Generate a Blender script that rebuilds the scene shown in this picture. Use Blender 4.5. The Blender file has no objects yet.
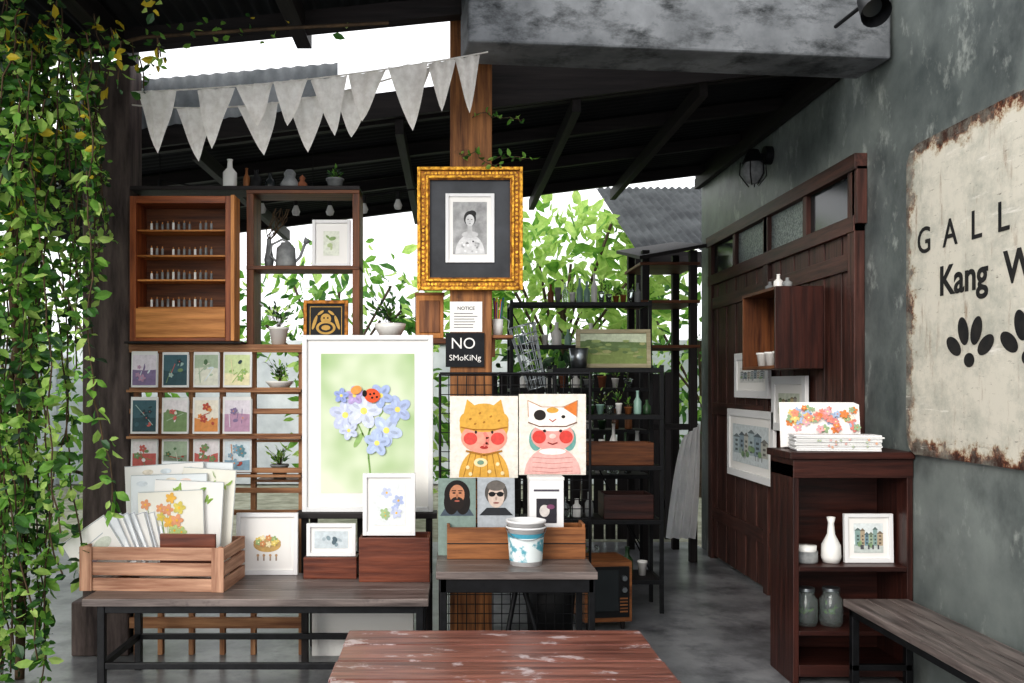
import bpy, math, random
from mathutils import Vector, Matrix
random.seed(7)
R=random.uniform
F=900.0; CAMH=1.5
# survey conversion: measured bearing + distance (m) -> metres in the room
def X(px,d): return (px-450.0)*d/F
def Z(py,d): return CAMH-(py-385.0)*d/F

def lin(h):
    h=h.lstrip('#'); o=[]
    for i in (0,2,4):
        v=int(h[i:i+2],16)/255.0
        o.append(v/12.92 if v<=0.04045 else ((v+0.055)/1.055)**2.4)
    return (o[0],o[1],o[2],1.0)
MATS={}
def mat(name,c1,c2=None,rough=.6,metal=0,scale=6,stretch=(1,1,1),bump=0,detail=6,lo=.35,hi=.65,c3=None,c3lo=.6,c3hi=.72,c3scale=3,trans=0,ior=1.45,transl=0,emit=0,spec=.5,dist=0,c3stretch=None,c4=None):
    if name in MATS: return MATS[name]
    m=bpy.data.materials.new(name); m.use_nodes=True
    nt=m.node_tree; N=nt.nodes; L=nt.links; p=N['Principled BSDF']
    p.inputs['Base Color'].default_value=lin(c1)
    p.inputs['Roughness'].default_value=rough; p.inputs['Metallic'].default_value=metal
    p.inputs['IOR'].default_value=ior; p.inputs['Transmission Weight'].default_value=trans
    p.inputs['Specular IOR Level'].default_value=spec
    colout=None
    if c2:
        tc=N.new('ShaderNodeTexCoord'); mp=N.new('ShaderNodeMapping'); mp.inputs['Scale'].default_value=stretch
        L.new(tc.outputs['Object'],mp.inputs['Vector'])
        nz=N.new('ShaderNodeTexNoise'); nz.inputs['Scale'].default_value=scale; nz.inputs['Detail'].default_value=detail; nz.inputs['Distortion'].default_value=dist
        nz.inputs['Roughness'].default_value=.62
        L.new(mp.outputs['Vector'],nz.inputs['Vector'])
        cr=N.new('ShaderNodeValToRGB'); cr.color_ramp.elements[0].position=lo; cr.color_ramp.elements[1].position=hi
        cr.color_ramp.elements[0].color=lin(c1); cr.color_ramp.elements[1].color=lin(c2)
        L.new(nz.outputs['Fac'],cr.inputs['Fac']); colout=cr.outputs['Color']
        for (cc,sc,a,bq,stt) in ((c3,c3scale,c3lo,c3hi,c3stretch),)+(((c4,c3scale*4,.56,.70,(1,1,.6)),) if c4 else ()):
            if not cc: continue
            n2=N.new('ShaderNodeTexNoise'); n2.inputs['Scale'].default_value=sc; n2.inputs['Detail'].default_value=8; n2.inputs['Roughness'].default_value=.7
            m3=N.new('ShaderNodeMapping'); m3.inputs['Scale'].default_value=stt or (1,1,1); m3.inputs['Location'].default_value=(sc,sc*.3,0)
            L.new(tc.outputs['Object'],m3.inputs['Vector']); L.new(m3.outputs['Vector'],n2.inputs['Vector'])
            r2=N.new('ShaderNodeValToRGB'); r2.color_ramp.elements[0].position=a; r2.color_ramp.elements[1].position=bq
            mx=N.new('ShaderNodeMix'); mx.data_type='RGBA'
            L.new(n2.outputs['Fac'],r2.inputs['Fac']); L.new(r2.outputs['Color'],mx.inputs['Factor'])
            L.new(colout,mx.inputs['A']); mx.inputs['B'].default_value=lin(cc); colout=mx.outputs['Result']
        L.new(colout,p.inputs['Base Color'])
        if bump:
            b=N.new('ShaderNodeBump'); b.inputs['Strength'].default_value=bump; b.inputs['Distance'].default_value=.01
            L.new(nz.outputs['Fac'],b.inputs['Height']); L.new(b.outputs['Normal'],p.inputs['Normal'])
    if transl:
        t=N.new('ShaderNodeBsdfTranslucent'); ms=N.new('ShaderNodeMixShader'); ms.inputs[0].default_value=transl
        if colout: L.new(colout,t.inputs['Color'])
        else: t.inputs['Color'].default_value=lin(c1)
        o=N['Material Output']; L.new(p.outputs[0],ms.inputs[1]); L.new(t.outputs[0],ms.inputs[2]); L.new(ms.outputs[0],o.inputs['Surface'])
    MATS[name]=m; return m
def wood(name,c1,c2,axis='x',c3=None,rough=.55,**k):
    st={'x':(1,14,14),'y':(14,1,14),'z':(14,14,1)}[axis]
    return mat(name+'_'+axis,c1,c2,rough=rough,scale=2.2,stretch=st,bump=.25,c3=c3,**k)
def shade(h,f):
    h=h.strip('#'); return '#'+''.join('%02x'%max(0,min(255,int(int(h[i:i+2],16)*f))) for i in (0,2,4))
def flat(h,rough=.75): return mat('paint_'+h.strip('#'),shade(h,.92),shade(h,1.05),rough=rough,scale=38,detail=5,lo=.3,hi=.7)

class B:
    def __init__(s,name,loc=(0,0,0),rz=0,rx=0,ry=0):
        s.name=name; s.v=[];s.f=[];s.mi=[];s.sm=[];s.mats=[]
        s.M=Matrix.Translation(loc)@Matrix.Rotation(math.radians(rz),4,'Z')@Matrix.Rotation(math.radians(rx),4,'X')@Matrix.Rotation(math.radians(ry),4,'Y')
        s.T=Matrix.Identity(4)
    def add(s,vs,fs,m,smooth=False):
        if m not in s.mats: s.mats.append(m)
        i=s.mats.index(m); o=len(s.v)
        for v in vs: s.v.append(tuple(s.T@Vector(v)))
        for f in fs: s.f.append([a+o for a in f]); s.mi.append(i); s.sm.append(smooth)
    def box(s,x0,x1,y0,y1,z0,z1,m,rot=None):
        c=Vector(((x0+x1)/2,(y0+y1)/2,(z0+z1)/2)); vs=[]
        for x in(x0,x1):
            for y in(y0,y1):
                for z in(z0,z1):
                    v=Vector((x,y,z))
                    if rot is not None: v=c+rot@(v-c)
                    vs.append(v)
        s.add(vs,[(0,1,3,2),(4,6,7,5),(0,4,5,1),(2,3,7,6),(0,2,6,4),(1,5,7,3)],m)
    def cyl(s,p0,p1,r0,r1,m,n=16,cap=True,smooth=True):
        p0=Vector(p0);p1=Vector(p1);a=(p1-p0).normalized()
        u=a.orthogonal().normalized(); w=a.cross(u); vs=[]
        for p,r in((p0,r0),(p1,r1)):
            for i in range(n):
                t=2*math.pi*i/n; vs.append(p+(u*math.cos(t)+w*math.sin(t))*r)
        s.add(vs,[(i,(i+1)%n,n+(i+1)%n,n+i) for i in range(n)],m,smooth)
        if cap: s.add(vs,[list(range(n))[::-1],list(range(n,2*n))],m)
    def lathe(s,cx,cy,prof,m,n=24):
        vs=[]
        for r,z in prof:
            for i in range(n):
                t=2*math.pi*i/n; vs.append((cx+r*math.cos(t),cy+r*math.sin(t),z))
        fs=[]
        for k in range(len(prof)-1):
            for i in range(n): fs.append((k*n+i,k*n+(i+1)%n,(k+1)*n+(i+1)%n,(k+1)*n+i))
        s.add(vs,fs,m,True)
    def tube(s,pts,r,m,n=6):
        for a,b in zip(pts[:-1],pts[1:]):
            if (Vector(a)-Vector(b)).length>1e-5: s.cyl(a,b,r,r,m,n,False)
    def disc(s,cx,cz,rx,rz,y,m,rot=0,n=28):
        ca,sa=math.cos(math.radians(rot)),math.sin(math.radians(rot)); vs=[]
        for i in range(n):
            t=2*math.pi*i/n; a,b=rx*math.cos(t),rz*math.sin(t)
            vs.append((cx+a*ca-b*sa,y,cz+a*sa+b*ca))
        s.add(vs,[list(range(n))],m)
    def dome(s,cx,z0,rx,rz,y,m,n=16):
        s.poly([(cx+rx*math.cos(math.pi*i/n),z0+rz*math.sin(math.pi*i/n)) for i in range(n+1)],y,m)
    def poly(s,pts,y,m):
        s.add([(p[0],y,p[1]) for p in pts],[list(range(len(pts)))],m)
    def line(s,pts,w,y,m):
        for a,b in zip(pts[:-1],pts[1:]):
            a=Vector((a[0],a[1]));b=Vector((b[0],b[1])); t=(b-a).normalized()*w/2; q=Vector((-t.y,t.x))
            s.poly([a-q-t*.5,b-q+t*.5,b+q+t*.5,a+q-t*.5],y,m)
    def leaf(s,p,d,size,m,wid=.5):
        d=Vector(d).normalized(); u=d.cross(Vector((R(-1,1),R(-1,1),R(-1,1)))).normalized(); nrm=d.cross(u)
        p=Vector(p); a=p; b=p+d*size*.35+u*size*wid*.5+nrm*size*.08; c=p+d*size*.35-u*size*wid*.5+nrm*size*.08
        e=p+d*size*.72+u*size*wid*.38+nrm*size*.05; f=p+d*size*.72-u*size*wid*.38+nrm*size*.05
        k1=p+d*size*.35; k2=p+d*size*.72; t=p+d*size-nrm*size*.08
        s.add([a,b,c,e,f,k1,k2,t],[(0,1,5),(0,5,2),(1,3,6,5),(5,6,4,2),(3,7,6),(6,7,4)],m)
    def text(s,str_,x,y,z,size,m,align='CENTER',bold=0):
        cu=bpy.data.curves.new('t','FONT'); cu.body=str_; cu.size=size; cu.align_x=align; cu.extrude=.0008; cu.offset=bold
        cu.resolution_u=4
        ob=bpy.data.objects.new('t',cu); bpy.context.collection.objects.link(ob)
        dg=bpy.context.evaluated_depsgraph_get(); me=bpy.data.meshes.new_from_object(ob.evaluated_get(dg))
        vs=[(x+v.co.x,y-v.co.z,z+v.co.y) for v in me.vertices]; fs=[list(p.vertices) for p in me.polygons]
        bpy.data.objects.remove(ob); bpy.data.meshes.remove(me); bpy.data.curves.remove(cu)
        s.add(vs,fs,m)
    def done(s,bevel=0):
        me=bpy.data.meshes.new(s.name); me.from_pydata(s.v,[],s.f)
        for m in s.mats: me.materials.append(m)
        for i,p in enumerate(me.polygons): p.material_index=s.mi[i]; p.use_smooth=s.sm[i]
        me.update(); ob=bpy.data.objects.new(s.name,me); bpy.context.collection.objects.link(ob)
        ob.matrix_world=s.M
        if bevel:
            bv=ob.modifiers.new('bevel','BEVEL'); bv.width=bevel; bv.segments=2; bv.limit_method='ANGLE'; bv.angle_limit=math.radians(50)
        return ob

# ------------------------------------------------ materials
concrete=mat('concrete_wall','#535a5a','#939a96',rough=.42,scale=1.2,detail=14,lo=.3,hi=.7,bump=.25,c3='#3a4042',c3lo=.47,c3hi=.74,c3scale=1.8,c3stretch=(1,1,.7),c4='#a3a8a3')
beamc=mat('concrete_beam','#54575a','#8b8e91',rough=.8,scale=3,detail=12,lo=.3,hi=.7,bump=.5,c3='#303335',c3lo=.48,c3hi=.66,c3scale=4,c3stretch=(1,1,2))
floorm=mat('concrete_floor','#66686b','#a2a3a5',rough=.28,scale=1.6,detail=12,lo=.3,hi=.7,bump=.06,c3='#46484c',c3lo=.45,c3hi=.7,c3scale=3)
ground=mat('garden_soil','#7c7c6c','#a8a898',rough=.9,scale=4,bump=.5)
gwall=mat('garden_wall_plaster','#b6bcc2','#d8dde1',rough=.9,scale=2,bump=.1)
darkw={a:wood('dark_timber','#161313','#2b2525',a,rough=.6) for a in 'xyz'}
redw={a:wood('red_stained_wood','#62301c','#a65f34',a,rough=.42) for a in 'xyz'}
shw={a:wood('shelf_wood','#4a2a1b','#80502f',a,rough=.5) for a in 'xyz'}
maho={a:wood('mahogany','#261412','#492821',a,rough=.38) for a in 'xyz'}
boxw={a:wood('box_wood','#4a241b','#7d4733',a,rough=.4) for a in 'xyz'}
doorw={a:wood('door_wood','#2e1c18','#593830',a,rough=.5) for a in 'xyz'}
brnw={a:wood('brown_wood','#643d25','#a06b41',a,rough=.5) for a in 'xyz'}
orgw={a:wood('orange_wood','#9f6732','#d89758',a,rough=.5) for a in 'xyz'}
crw={a:wood('crate_pine','#8f6651','#c9a086',a,rough=.65) for a in 'xyz'}
grw={a:wood('weathered_wood','#4a4240','#857a75',a,rough=.36,c3='#2c2626') for a in 'xyz'}
pinkw={a:wood('worn_table_wood','#542d26','#936052',a,rough=.28,c3='#b9a8a8',c3lo=.57,c3hi=.62,c3scale=6,c3stretch=(1,1.7,1)) for a in 'xyz'}
latw={a:wood('lattice_wood','#7a5036','#b68a64',a,rough=.6) for a in 'xyz'}
postw={a:wood('post_wood','#55331e','#a37042',a,rough=.6,c3='#2b1b12') for a in 'xyz'}
lpost=mat('grey_post','#3a3130','#6a5e5a',rough=.8,scale=3,stretch=(6,6,1),bump=.4)
steel=mat('black_steel','#121315','#1e1f22',rough=.45,metal=.3,scale=20)
wire=mat('wire_black','#1c1c1f',rough=.4,metal=.4)
chrome=mat('wire_steel','#9aa0a4',rough=.3,metal=.9)
white=mat('white_frame_paint','#e4e4e4',rough=.5)
paper=mat('paper_white','#eceae6',rough=.85)
papg=mat('paper_offwhite','#d8d8d6','#e6e6e3',rough=.85,scale=3)
gold=mat('gilt','#7a4a12','#f0b843',rough=.32,metal=.5,scale=40,detail=4,bump=.6)
golddark=mat('gilt_dark','#5a3410','#b87a2e',rough=.4,metal=.45,scale=30)
black=mat('black_paint','#101113',rough=.6)
chalkb=mat('chalkboard','#15161a','#22252a',rough=.8,scale=10)
ceram=mat('white_ceramic','#ecebe7',rough=.25)
greyc=mat('grey_ceramic','#6f7274','#9b9d9c',rough=.6,scale=12)
terra=mat('terracotta','#7a4a35','#a36b4e',rough=.8,scale=8)
glass=mat('clear_glass','#dfe8e6',rough=.03,trans=.92,ior=1.3)
bulbm=mat('bulb_frosted','#d9dbd8',rough=.2)
frost=mat('frosted_glass','#56605f','#98a3a1',rough=.35,scale=70,detail=2,bump=.5)
darkglass=mat('dark_glass','#2c3133',rough=.15)
roofm=mat('roof_sheet_dark','#0f1113','#1d2023',rough=.7,scale=3,stretch=(1,.3,1))
rooflt=mat('roof_sheet_light','#70767a','#a5a9ad',rough=.7,scale=3)
roofmid=mat('roof_sheet_grey','#2c3033','#4d5153',rough=.8,scale=3)
linen=mat('bunting_linen','#e0ddd8','#f3f1ed',rough=.9,scale=30,transl=.5)
cloth=mat('white_cloth','#e4e6e8','#f6f6f6',rough=.9,scale=5,transl=.45)
g1=mat('leaf_deep','#2f5726','#54863a',rough=.45,scale=8,transl=.4)
g2=mat('leaf_mid','#528537','#8ab653',rough=.45,scale=8,transl=.45)
g3=mat('leaf_light','#92bb5b','#c8e088',rough=.45,scale=8,transl=.5)
g4=mat('leaf_yellow','#cdb93c',rough=.5,transl=.4)
g5=mat('leaf_dark','#1c3620','#355733',rough=.4,scale=8)
stemm=mat('vine_stem','#3c3023','#5c4a36',rough=.8,scale=12)
bark=mat('bark','#3a3029','#66584a',rough=.9,scale=6,stretch=(5,5,1),bump=.6)

# ------------------------------------------------ shell
WX=2.32
b=B('floor'); b.box(-6,WX,-1.5,8.6,-.1,0,floorm); b.done()
b=B('garden_ground'); b.box(-14,14,8.6,24,-.1,-.02,ground); b.box(-14,-6,-1.5,8.6,-.1,-.02,ground); b.done()
b=B('wall_right'); b.box(WX,WX+.2,-1.0,8.3,0,3.62,concrete); b.done()
b=B('garden_wall'); b.box(-9,7,13.6,13.8,0,2.1,gwall); b.box(-9,7,13.55,13.85,2.1,2.18,gwall); b.done(.01)
b=B('neighbour_wall'); b.box(-6.2,-5.9,3.0,13.5,0,1.9,gwall); b.box(-6.25,-5.85,3,13.5,1.9,1.98,gwall); b.done(.01)
b=B('dark_backing_fence')  # added dark slats, block the bright gaps behind the metal shelving
for i in range(17):
    x=.25+i*.115; b.box(x,x+.095,8.75,8.775,0,1.62+R(-.02,.02),darkw['z'])
for z in(.3,1.2): b.box(.2,2.2,8.775,8.81,z,z+.07,darkw['x'])
for x in(.25,1.2,2.1): b.box(x,x+.07,8.81,8.88,0,1.6,darkw['z'])
b.done(.003)

RF=5.30
def roofz(x): return 3.50-.125*(WX-x)
def corr(name,x0,x1,y0,y1,zf,m,pitch=.076,amp=.011,along='y',extra=None):
    b=B(name); vs=[];fs=[]
    if along=='y':
        n=int((y1-y0)/pitch*4); xs=[x0+(x1-x0)*i/6 for i in range(7)]
        for j in range(n+1):
            y=y0+(y1-y0)*j/n
            for x in xs: vs.append((x,y,zf(x,y)+amp*math.sin(2*math.pi*y/pitch)))
        for j in range(n):
            for i in range(6): k=j*7+i; fs.append((k,k+1,k+8,k+7))
    else:
        n=int((x1-x0)/pitch*4); ys=[y0,(y0+y1)/2,y1]
        for j in range(n+1):
            x=x0+(x1-x0)*j/n
            for y in ys: vs.append((x,y,zf(x,y)+amp*math.sin(2*math.pi*x/pitch)))
        for j in range(n):
            for i in range(2): k=j*3+i; fs.append((k,k+1,k+4,k+3))
    b.add(vs,fs,m,True)
    if extra: extra(b)
    return b.done()
def sbar(b,x0,x1,y0,y1,h0,h1,m):
    vs=[]
    for x in(x0,x1):
        z=roofz(x); vs+= [(x,y0,z+h0),(x,y1,z+h0),(x,y1,z+h1),(x,y0,z+h1)]
    b.add(vs,[(0,1,2,3),(4,7,6,5),(0,4,5,1),(1,5,6,2),(2,6,7,3),(3,7,4,0)],m)
def raft(b):
    for y in (5.4,6.2,7.1,8.1): sbar(b,-3.3,WX-.002,y-.025,y+.025,-.1,-.02,darkw['x'])
    for x in (-2.6,-1.5,-.3,.75,1.5,2.28):
        z=roofz(x)-.10; b.box(x-.025,x+.025,5.32,8.3,z-.09,z,darkw['y'])
    b.box(WX-.03,WX-.001,RF,8.4,3.38,3.54,darkw['y'])
corr('ceiling',-3.4,WX-.001,RF,8.45,lambda x,y:roofz(x),roofm,extra=raft)
b=B('sky_gap_fascia'); sbar(b,-3.3,.0,RF-.035,RF-.005,-.1,.05,darkw['x']); sbar(b,0,WX-.002,RF-.035,RF-.005,-.12,.55,darkw['x']); b.done()  # roof-edge board; tall right part added to block the sky gap below the beam
def raft2(b):
    for x in (-2.7,-1.75,-.8):
        z=3.42+.1*(x+1.5)-.03; b.box(x-.04,x+.04,3.25,4.95,z-.11,z,darkw['y'])
    for yy in (3.3,4.72):
        vs=[]
        for x in (-3.4,.1):
            z=3.42+.1*(x+1.5)-.03
            vs+=[(x,yy,z-.1),(x,yy+.08,z-.1),(x,yy+.08,z),(x,yy,z)]
        b.add(vs,[(0,1,2,3),(4,7,6,5),(0,4,5,1),(1,5,6,2),(2,6,7,3),(3,7,4,0)],darkw['x'])
corr('porch_roof',-3.5,.12,3.2,5.0,lambda x,y:3.42+.1*(x+1.5),roofm,along='x',extra=raft2)
b=B('clerestory_sheet')
vs=[];fs=[];n=120
for i in range(n+1):
    x=-2.2+1.55*i/n; y=5.22+.01*math.sin(x*80)
    vs+=[(x,y,roofz(x)+.0),(x,y,roofz(x)+.30-.06*(i/n))]
for i in range(n): fs.append((2*i,2*i+2,2*i+3,2*i+1))
b.add(vs,fs,rooflt,True); b.done()
b=B('neighbour_roof'); vs=[];fs=[];n=140
for i in range(n+1):
    x=1.85+2.4*i/n; dz=.015*math.sin(x*2*math.pi/.09)
    vs+=[(x,8.95,2.85+dz),(x,11.4,4.0+dz)]
for i in range(n): fs.append((2*i,2*i+1,2*i+3,2*i+2))
b.add(vs,fs,roofmid,True); b.box(1.85,4.2,8.97,9.03,2.68,2.83,darkw['x'])
for x in(1.88,4.0): b.box(x,x+.08,9.05,9.13,0,2.85,darkw['z'])
b.done()
a=Vector((.09,4.45,0)); c=Vector((WX-.02,4.69,0)); ang=math.degrees(math.atan2(c.y-a.y,c.x-a.x)); ln=(c-a).length
b=B('concrete_beam',loc=(a.x,a.y,0),rz=ang)
b.box(0,ln,0,.32,3.20,3.7,beamc); b.done(.012)
b=B('timber_post'); b.box(0,.229,4.9,5.1,0,3.6,postw['z']); b.done(.006)
b=B('corner_post'); b.box(X(82,5),X(130,5),5.0,5.2,0,3.3,lpost); b.box(X(82,5)-.05,X(130,5)+.0,4.97,5.22,0,.3,lpost); b.done(.01)

# ------------------------------------------------ doors on right wall
b=B('door_1')
dn,df=5.03,7.88; xf=WX-.06; WD=WX-.001
for y in (dn,(dn+df)/2-.045,df-.09): b.box(xf,WD,y,y+.09,0,2.73,doorw['z'])
b.box(xf-.012,WD,dn-.03,df+.03,2.70,2.79,doorw['y']); b.box(xf-.005,WD,dn,df,2.36,2.45,doorw['y'])
W4=(df-dn)/4
for k in range(4):
    y0=dn+k*W4; b.box(xf,WD,y0-.03,y0+.03,2.4,2.72,doorw['z'])
    b.box(WX-.03,WX-.02,y0,y0+W4,2.45,2.70,frost if k in(1,2) else darkglass)
for k in range(22):
    y0=dn+.09+k*(df-dn-.18)/22; w=(df-dn-.18)/22
    b.box(WX-.035-.006*(k%2),WX-.01,y0+.002,y0+w-.002,.03,2.37,doorw['z'])
for z in (.35,1.25,2.15):
    b.box(WX-.055,WX-.03,dn+.1,(dn+df)/2-.06,z,z+.1,doorw['y']); b.box(WX-.055,WX-.03,(dn+df)/2+.06,df-.1,z,z+.1,doorw['y'])
b.done(.003)

# ------------------------------------------------ sign plate
def signmat(hw,hh):
    m=bpy.data.materials.new('rusted_enamel'); m.use_nodes=True; nt=m.node_tree;N=nt.nodes;L=nt.links;p=N['Principled BSDF']
    tc=N.new('ShaderNodeTexCoord'); sp=N.new('ShaderNodeSeparateXYZ'); L.new(tc.outputs['Object'],sp.inputs[0])
    def M(op,a,bv):
        n=N.new('ShaderNodeMath'); n.operation=op
        for i,q in enumerate((a,bv)):
            if q is None: continue
            if isinstance(q,(int,float)): n.inputs[i].default_value=q
            else: L.new(q,n.inputs[i])
        return n.outputs[0]
    ax=M('SUBTRACT',hw,M('ABSOLUTE',sp.outputs['X'],None)); az=M('SUBTRACT',hh,M('ABSOLUTE',sp.outputs['Z'],None))
    ed=M('MINIMUM',ax,az)
    nz=N.new('ShaderNodeTexNoise'); nz.inputs['Scale'].default_value=9; nz.inputs['Detail'].default_value=10; nz.inputs['Roughness'].default_value=.75; L.new(tc.outputs['Object'],nz.inputs['Vector'])
    fac=M('ADD',M('MULTIPLY',ed,7.5),M('MULTIPLY',M('SUBTRACT',nz.outputs['Fac'],.5),3.0))
    cr=N.new('ShaderNodeValToRGB'); e=cr.color_ramp.elements; e[0].position=.16;e[0].color=lin('#3a1e15'); e[1].position=.6;e[1].color=lin('#d8d3c5')
    q=cr.color_ramp.elements.new(.32); q.color=lin('#7e4a30'); q=cr.color_ramp.elements.new(.42); q.color=lin('#b5a58c')
    L.new(fac,cr.inputs['Fac'])
    cur=cr.outputs['Color']
    for sc,st,lo_,hi_,col in ((2.2,(1,1,1),.45,.68,'#a3a59a'),(5,(3,1,.5),.56,.68,'#97806a'),(14,(1,1,4),.6,.68,'#5c5246'),(4,(.4,1,3),.58,.68,'#efebe2')):
        n2=N.new('ShaderNodeTexNoise'); n2.inputs['Scale'].default_value=sc; n2.inputs['Detail'].default_value=12; n2.inputs['Roughness'].default_value=.78
        mp=N.new('ShaderNodeMapping'); mp.inputs['Scale'].default_value=st; mp.inputs['Location'].default_value=(sc,0,sc*2); L.new(tc.outputs['Object'],mp.inputs[0]); L.new(mp.outputs[0],n2.inputs['Vector'])
        r2=N.new('ShaderNodeValToRGB'); r2.color_ramp.elements[0].position=lo_; r2.color_ramp.elements[1].position=hi_
        L.new(n2.outputs['Fac'],r2.inputs['Fac'])
        mx=N.new('ShaderNodeMix'); mx.data_type='RGBA'; L.new(r2.outputs['Color'],mx.inputs['Factor']); L.new(cur,mx.inputs['A']); mx.inputs['B'].default_value=lin(col); cur=mx.outputs['Result']
    L.new(cur,p.inputs['Base Color']); p.inputs['Roughness'].default_value=.6
    return m
sy0,sy1,sz0,sz1=4.53,2.5,1.155,2.685
hw=(sy0-sy1)/2; hh=(sz1-sz0)/2
b=B('gallery_sign',loc=(WX-.012,(sy0+sy1)/2,(sz0+sz1)/2),rz=-90)
sm=signmat(hw,hh); r=.11; pts=[]
for cx,cz,a0 in((hw-r,hh-r,0),(-hw+r,hh-r,90),(-hw+r,-hh+r,180),(hw-r,-hh+r,270)):
    for i in range(7):
        t=math.radians(a0+15*i); pts.append((cx+r*math.cos(t)+R(-.004,.004),cz+r*math.sin(t)+R(-.004,.004)))
n=len(pts)
b.add([(p[0],-.012,p[1]) for p in pts]+[(p[0],.010,p[1]) for p in pts],[list(range(n))[::-1],list(range(n,2*n))]+[(i,(i+1)%n,n+(i+1)%n,n+i) for i in range(n)],sm)
ink=mat('sign_ink','#17191c','#2f2c2a',rough=.7,scale=20)
def lx(px): return (sy0+sy1)/2-(WX-.026)*F/(px-450.0)
cz=(sz0+sz1)/2
for ch,px in zip('GALL',(924,950,976,1003)): b.text(ch,lx(px),-.014,2.14-cz,.18,ink,bold=.001)
for k,ch in enumerate('ERY'): b.text(ch,lx(1003)+.21*(k+1),-.014,2.14-cz,.18,ink)
b.text('Kang',lx(939),-.014,1.92-cz,.19,ink,'LEFT',bold=.004)
b.text('Wat',lx(1004),-.014,1.92-cz,.19,ink,'LEFT',bold=.004)
for px in (969,1028):
    x0=lx(px); z0=1.61-cz
    b.disc(x0,z0-.0,.04,.032,-.014,ink)
    for a,rr,w in((150,.14,.036),(108,.145,.04),(68,.145,.04),(28,.14,.036)):
        t=math.radians(a); b.disc(x0+rr*math.cos(t),z0+rr*math.sin(t)*.95,.065,w,-.0142,ink,rot=a)
b.done()

# ------------------------------------------------ generic pieces
def frame(name,x,z,d,w,h,fw,fm,art=None,th=.025,matw=0,matm=None,bg=None,rz=0,lean=0,bev=.002):
    b=B(name,loc=(x,d,z),rz=rz,rx=-lean)
    b.box(-w/2,-w/2+fw,0,th,0,h,fm); b.box(w/2-fw,w/2,0,th,0,h,fm)
    b.box(-w/2+fw,w/2-fw,0,th,0,fw,fm); b.box(-w/2+fw,w/2-fw,0,th,h-fw,h,fm)
    b.box(-w/2+fw,w/2-fw,th*.45,th*.9,fw,h-fw,matm or (paper if matw else (bg or paper)))
    y=th*.45-.0015
    iw,ih=w-2*fw-2*matw,h-2*fw-2*matw
    if bg: b.poly([(-iw/2,h/2-ih/2),(iw/2,h/2-ih/2),(iw/2,h/2+ih/2),(-iw/2,h/2+ih/2)],y,bg)
    if art:
        b.T=Matrix.Translation((0,y-.001,h/2)); art(b,iw,ih); b.T=Matrix.Identity(4)
    return b.done(bev)
def flower(b,x,z,r,y,c,cc='#f0c040',n=5,rot=0):
    for i in range(n):
        t=rot+2*math.pi*i/n; b.disc(x+r*.55*math.cos(t),z+r*.55*math.sin(t),r*.5,r*.36,y-.00003*i,flat(c),rot=math.degrees(t),n=12)
    b.disc(x,z,r*.2,r*.2,y-.0004,flat(cc),n=10)
def scribble(cols,n=7,fl=True):
    def art(b,w,h):
        for i in range(n):
            c=cols[i%len(cols)]; x=R(-.3,.3)*w; z=R(-.3,.3)*h; r=R(.1,.2)*min(w,h)
            if fl: flower(b,x,z,r,-.0006*i,c,rot=R(0,3))
            else: b.disc(x,z,r*R(.6,1.4),r*R(.5,.9),-.0006*i,flat(c),rot=R(0,180),n=14)
    return art
def street(cols):
    def art(b,w,h):
        b.poly([(-w/2,-h/2),(w/2,-h/2),(w/2,-h*.28),(-w/2,-h*.22)],-.0004,flat(cols[0]))
        x=-.46; i=0
        while x<.36:
            ww=R(.12,.2); hh_=R(.1,.32); c=cols[1+i%(len(cols)-1)]
            b.poly([(x*w,-.26*h),((x+ww)*w,-.26*h),((x+ww)*w,hh_*h),(x*w,hh_*h)],-.0008-.0001*i,flat(c))
            b.poly([((x-.02)*w,hh_*h),((x+ww+.02)*w,hh_*h),((x+ww/2)*w,(hh_+.1)*h)],-.001-.0001*i,flat(shade(c,.7)))
            for q in range(3): b.poly([((x+ww*.3)*w,(-.2+.12*q)*h),((x+ww*.7)*w,(-.2+.12*q)*h),((x+ww*.7)*w,(-.14+.12*q)*h),((x+ww*.3)*w,(-.14+.12*q)*h)],-.0018-.0001*i,flat(shade(c,.6)))
            x+=ww*.95; i+=1
        for q in range(6): b.disc(R(-.42,.42)*w,R(-.28,-.05)*h,.05*w,.08*h,-.003-.0002*q,flat(random.choice(['#7f9a75','#8da480','#9aaaa0'])),n=12)
        for q in range(5): xx=R(-.4,.4)*w; b.line([(xx,-.36*h),(xx,-.24*h)],.008,-.0045,flat('#5c5c62'))
    return art
def bottle(b,x,y,z,h,r,m):
    b.lathe(x,y,[(0,z),(r*.95,z),(r,z+h*.05),(r,z+h*.55),(r*.4,z+h*.72),(r*.35,z+h*.93),(r*.45,z+h),(0,z+h)],m,14)
def pot(b,x,y,z,h,r,m):
    b.lathe(x,y,[(0,z),(r*.68,z),(r*.95,z+h*.85),(r*1.05,z+h*.87),(r*1.05,z+h),(r*.9,z+h),(r*.86,z+h*.85),(0,z+h*.85)],m,20)
def plant(b,x,y,z,n,size,spread,ms,up=.6,wid=.35):
    for i in range(n):
        a=R(0,6.283); el=R(up-.5,up+.5); d=Vector((math.cos(a)*math.cos(el),math.sin(a)*math.cos(el),math.sin(el)))
        L=R(.3,1)*spread; p0=Vector((x,y,z)); p1=p0+d*L+Vector((0,0,L*.2))
        b.tube([p0,p0+d*L*.5+Vector((0,0,L*.2)),p1],.0012,stemm,4)
        for k in range(3): b.leaf(p0.lerp(p1,.45+.27*k),d+Vector((R(-.8,.8),R(-.8,.8),R(-.5,.6))),size*R(.7,1.2),random.choice(ms),wid)

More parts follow.
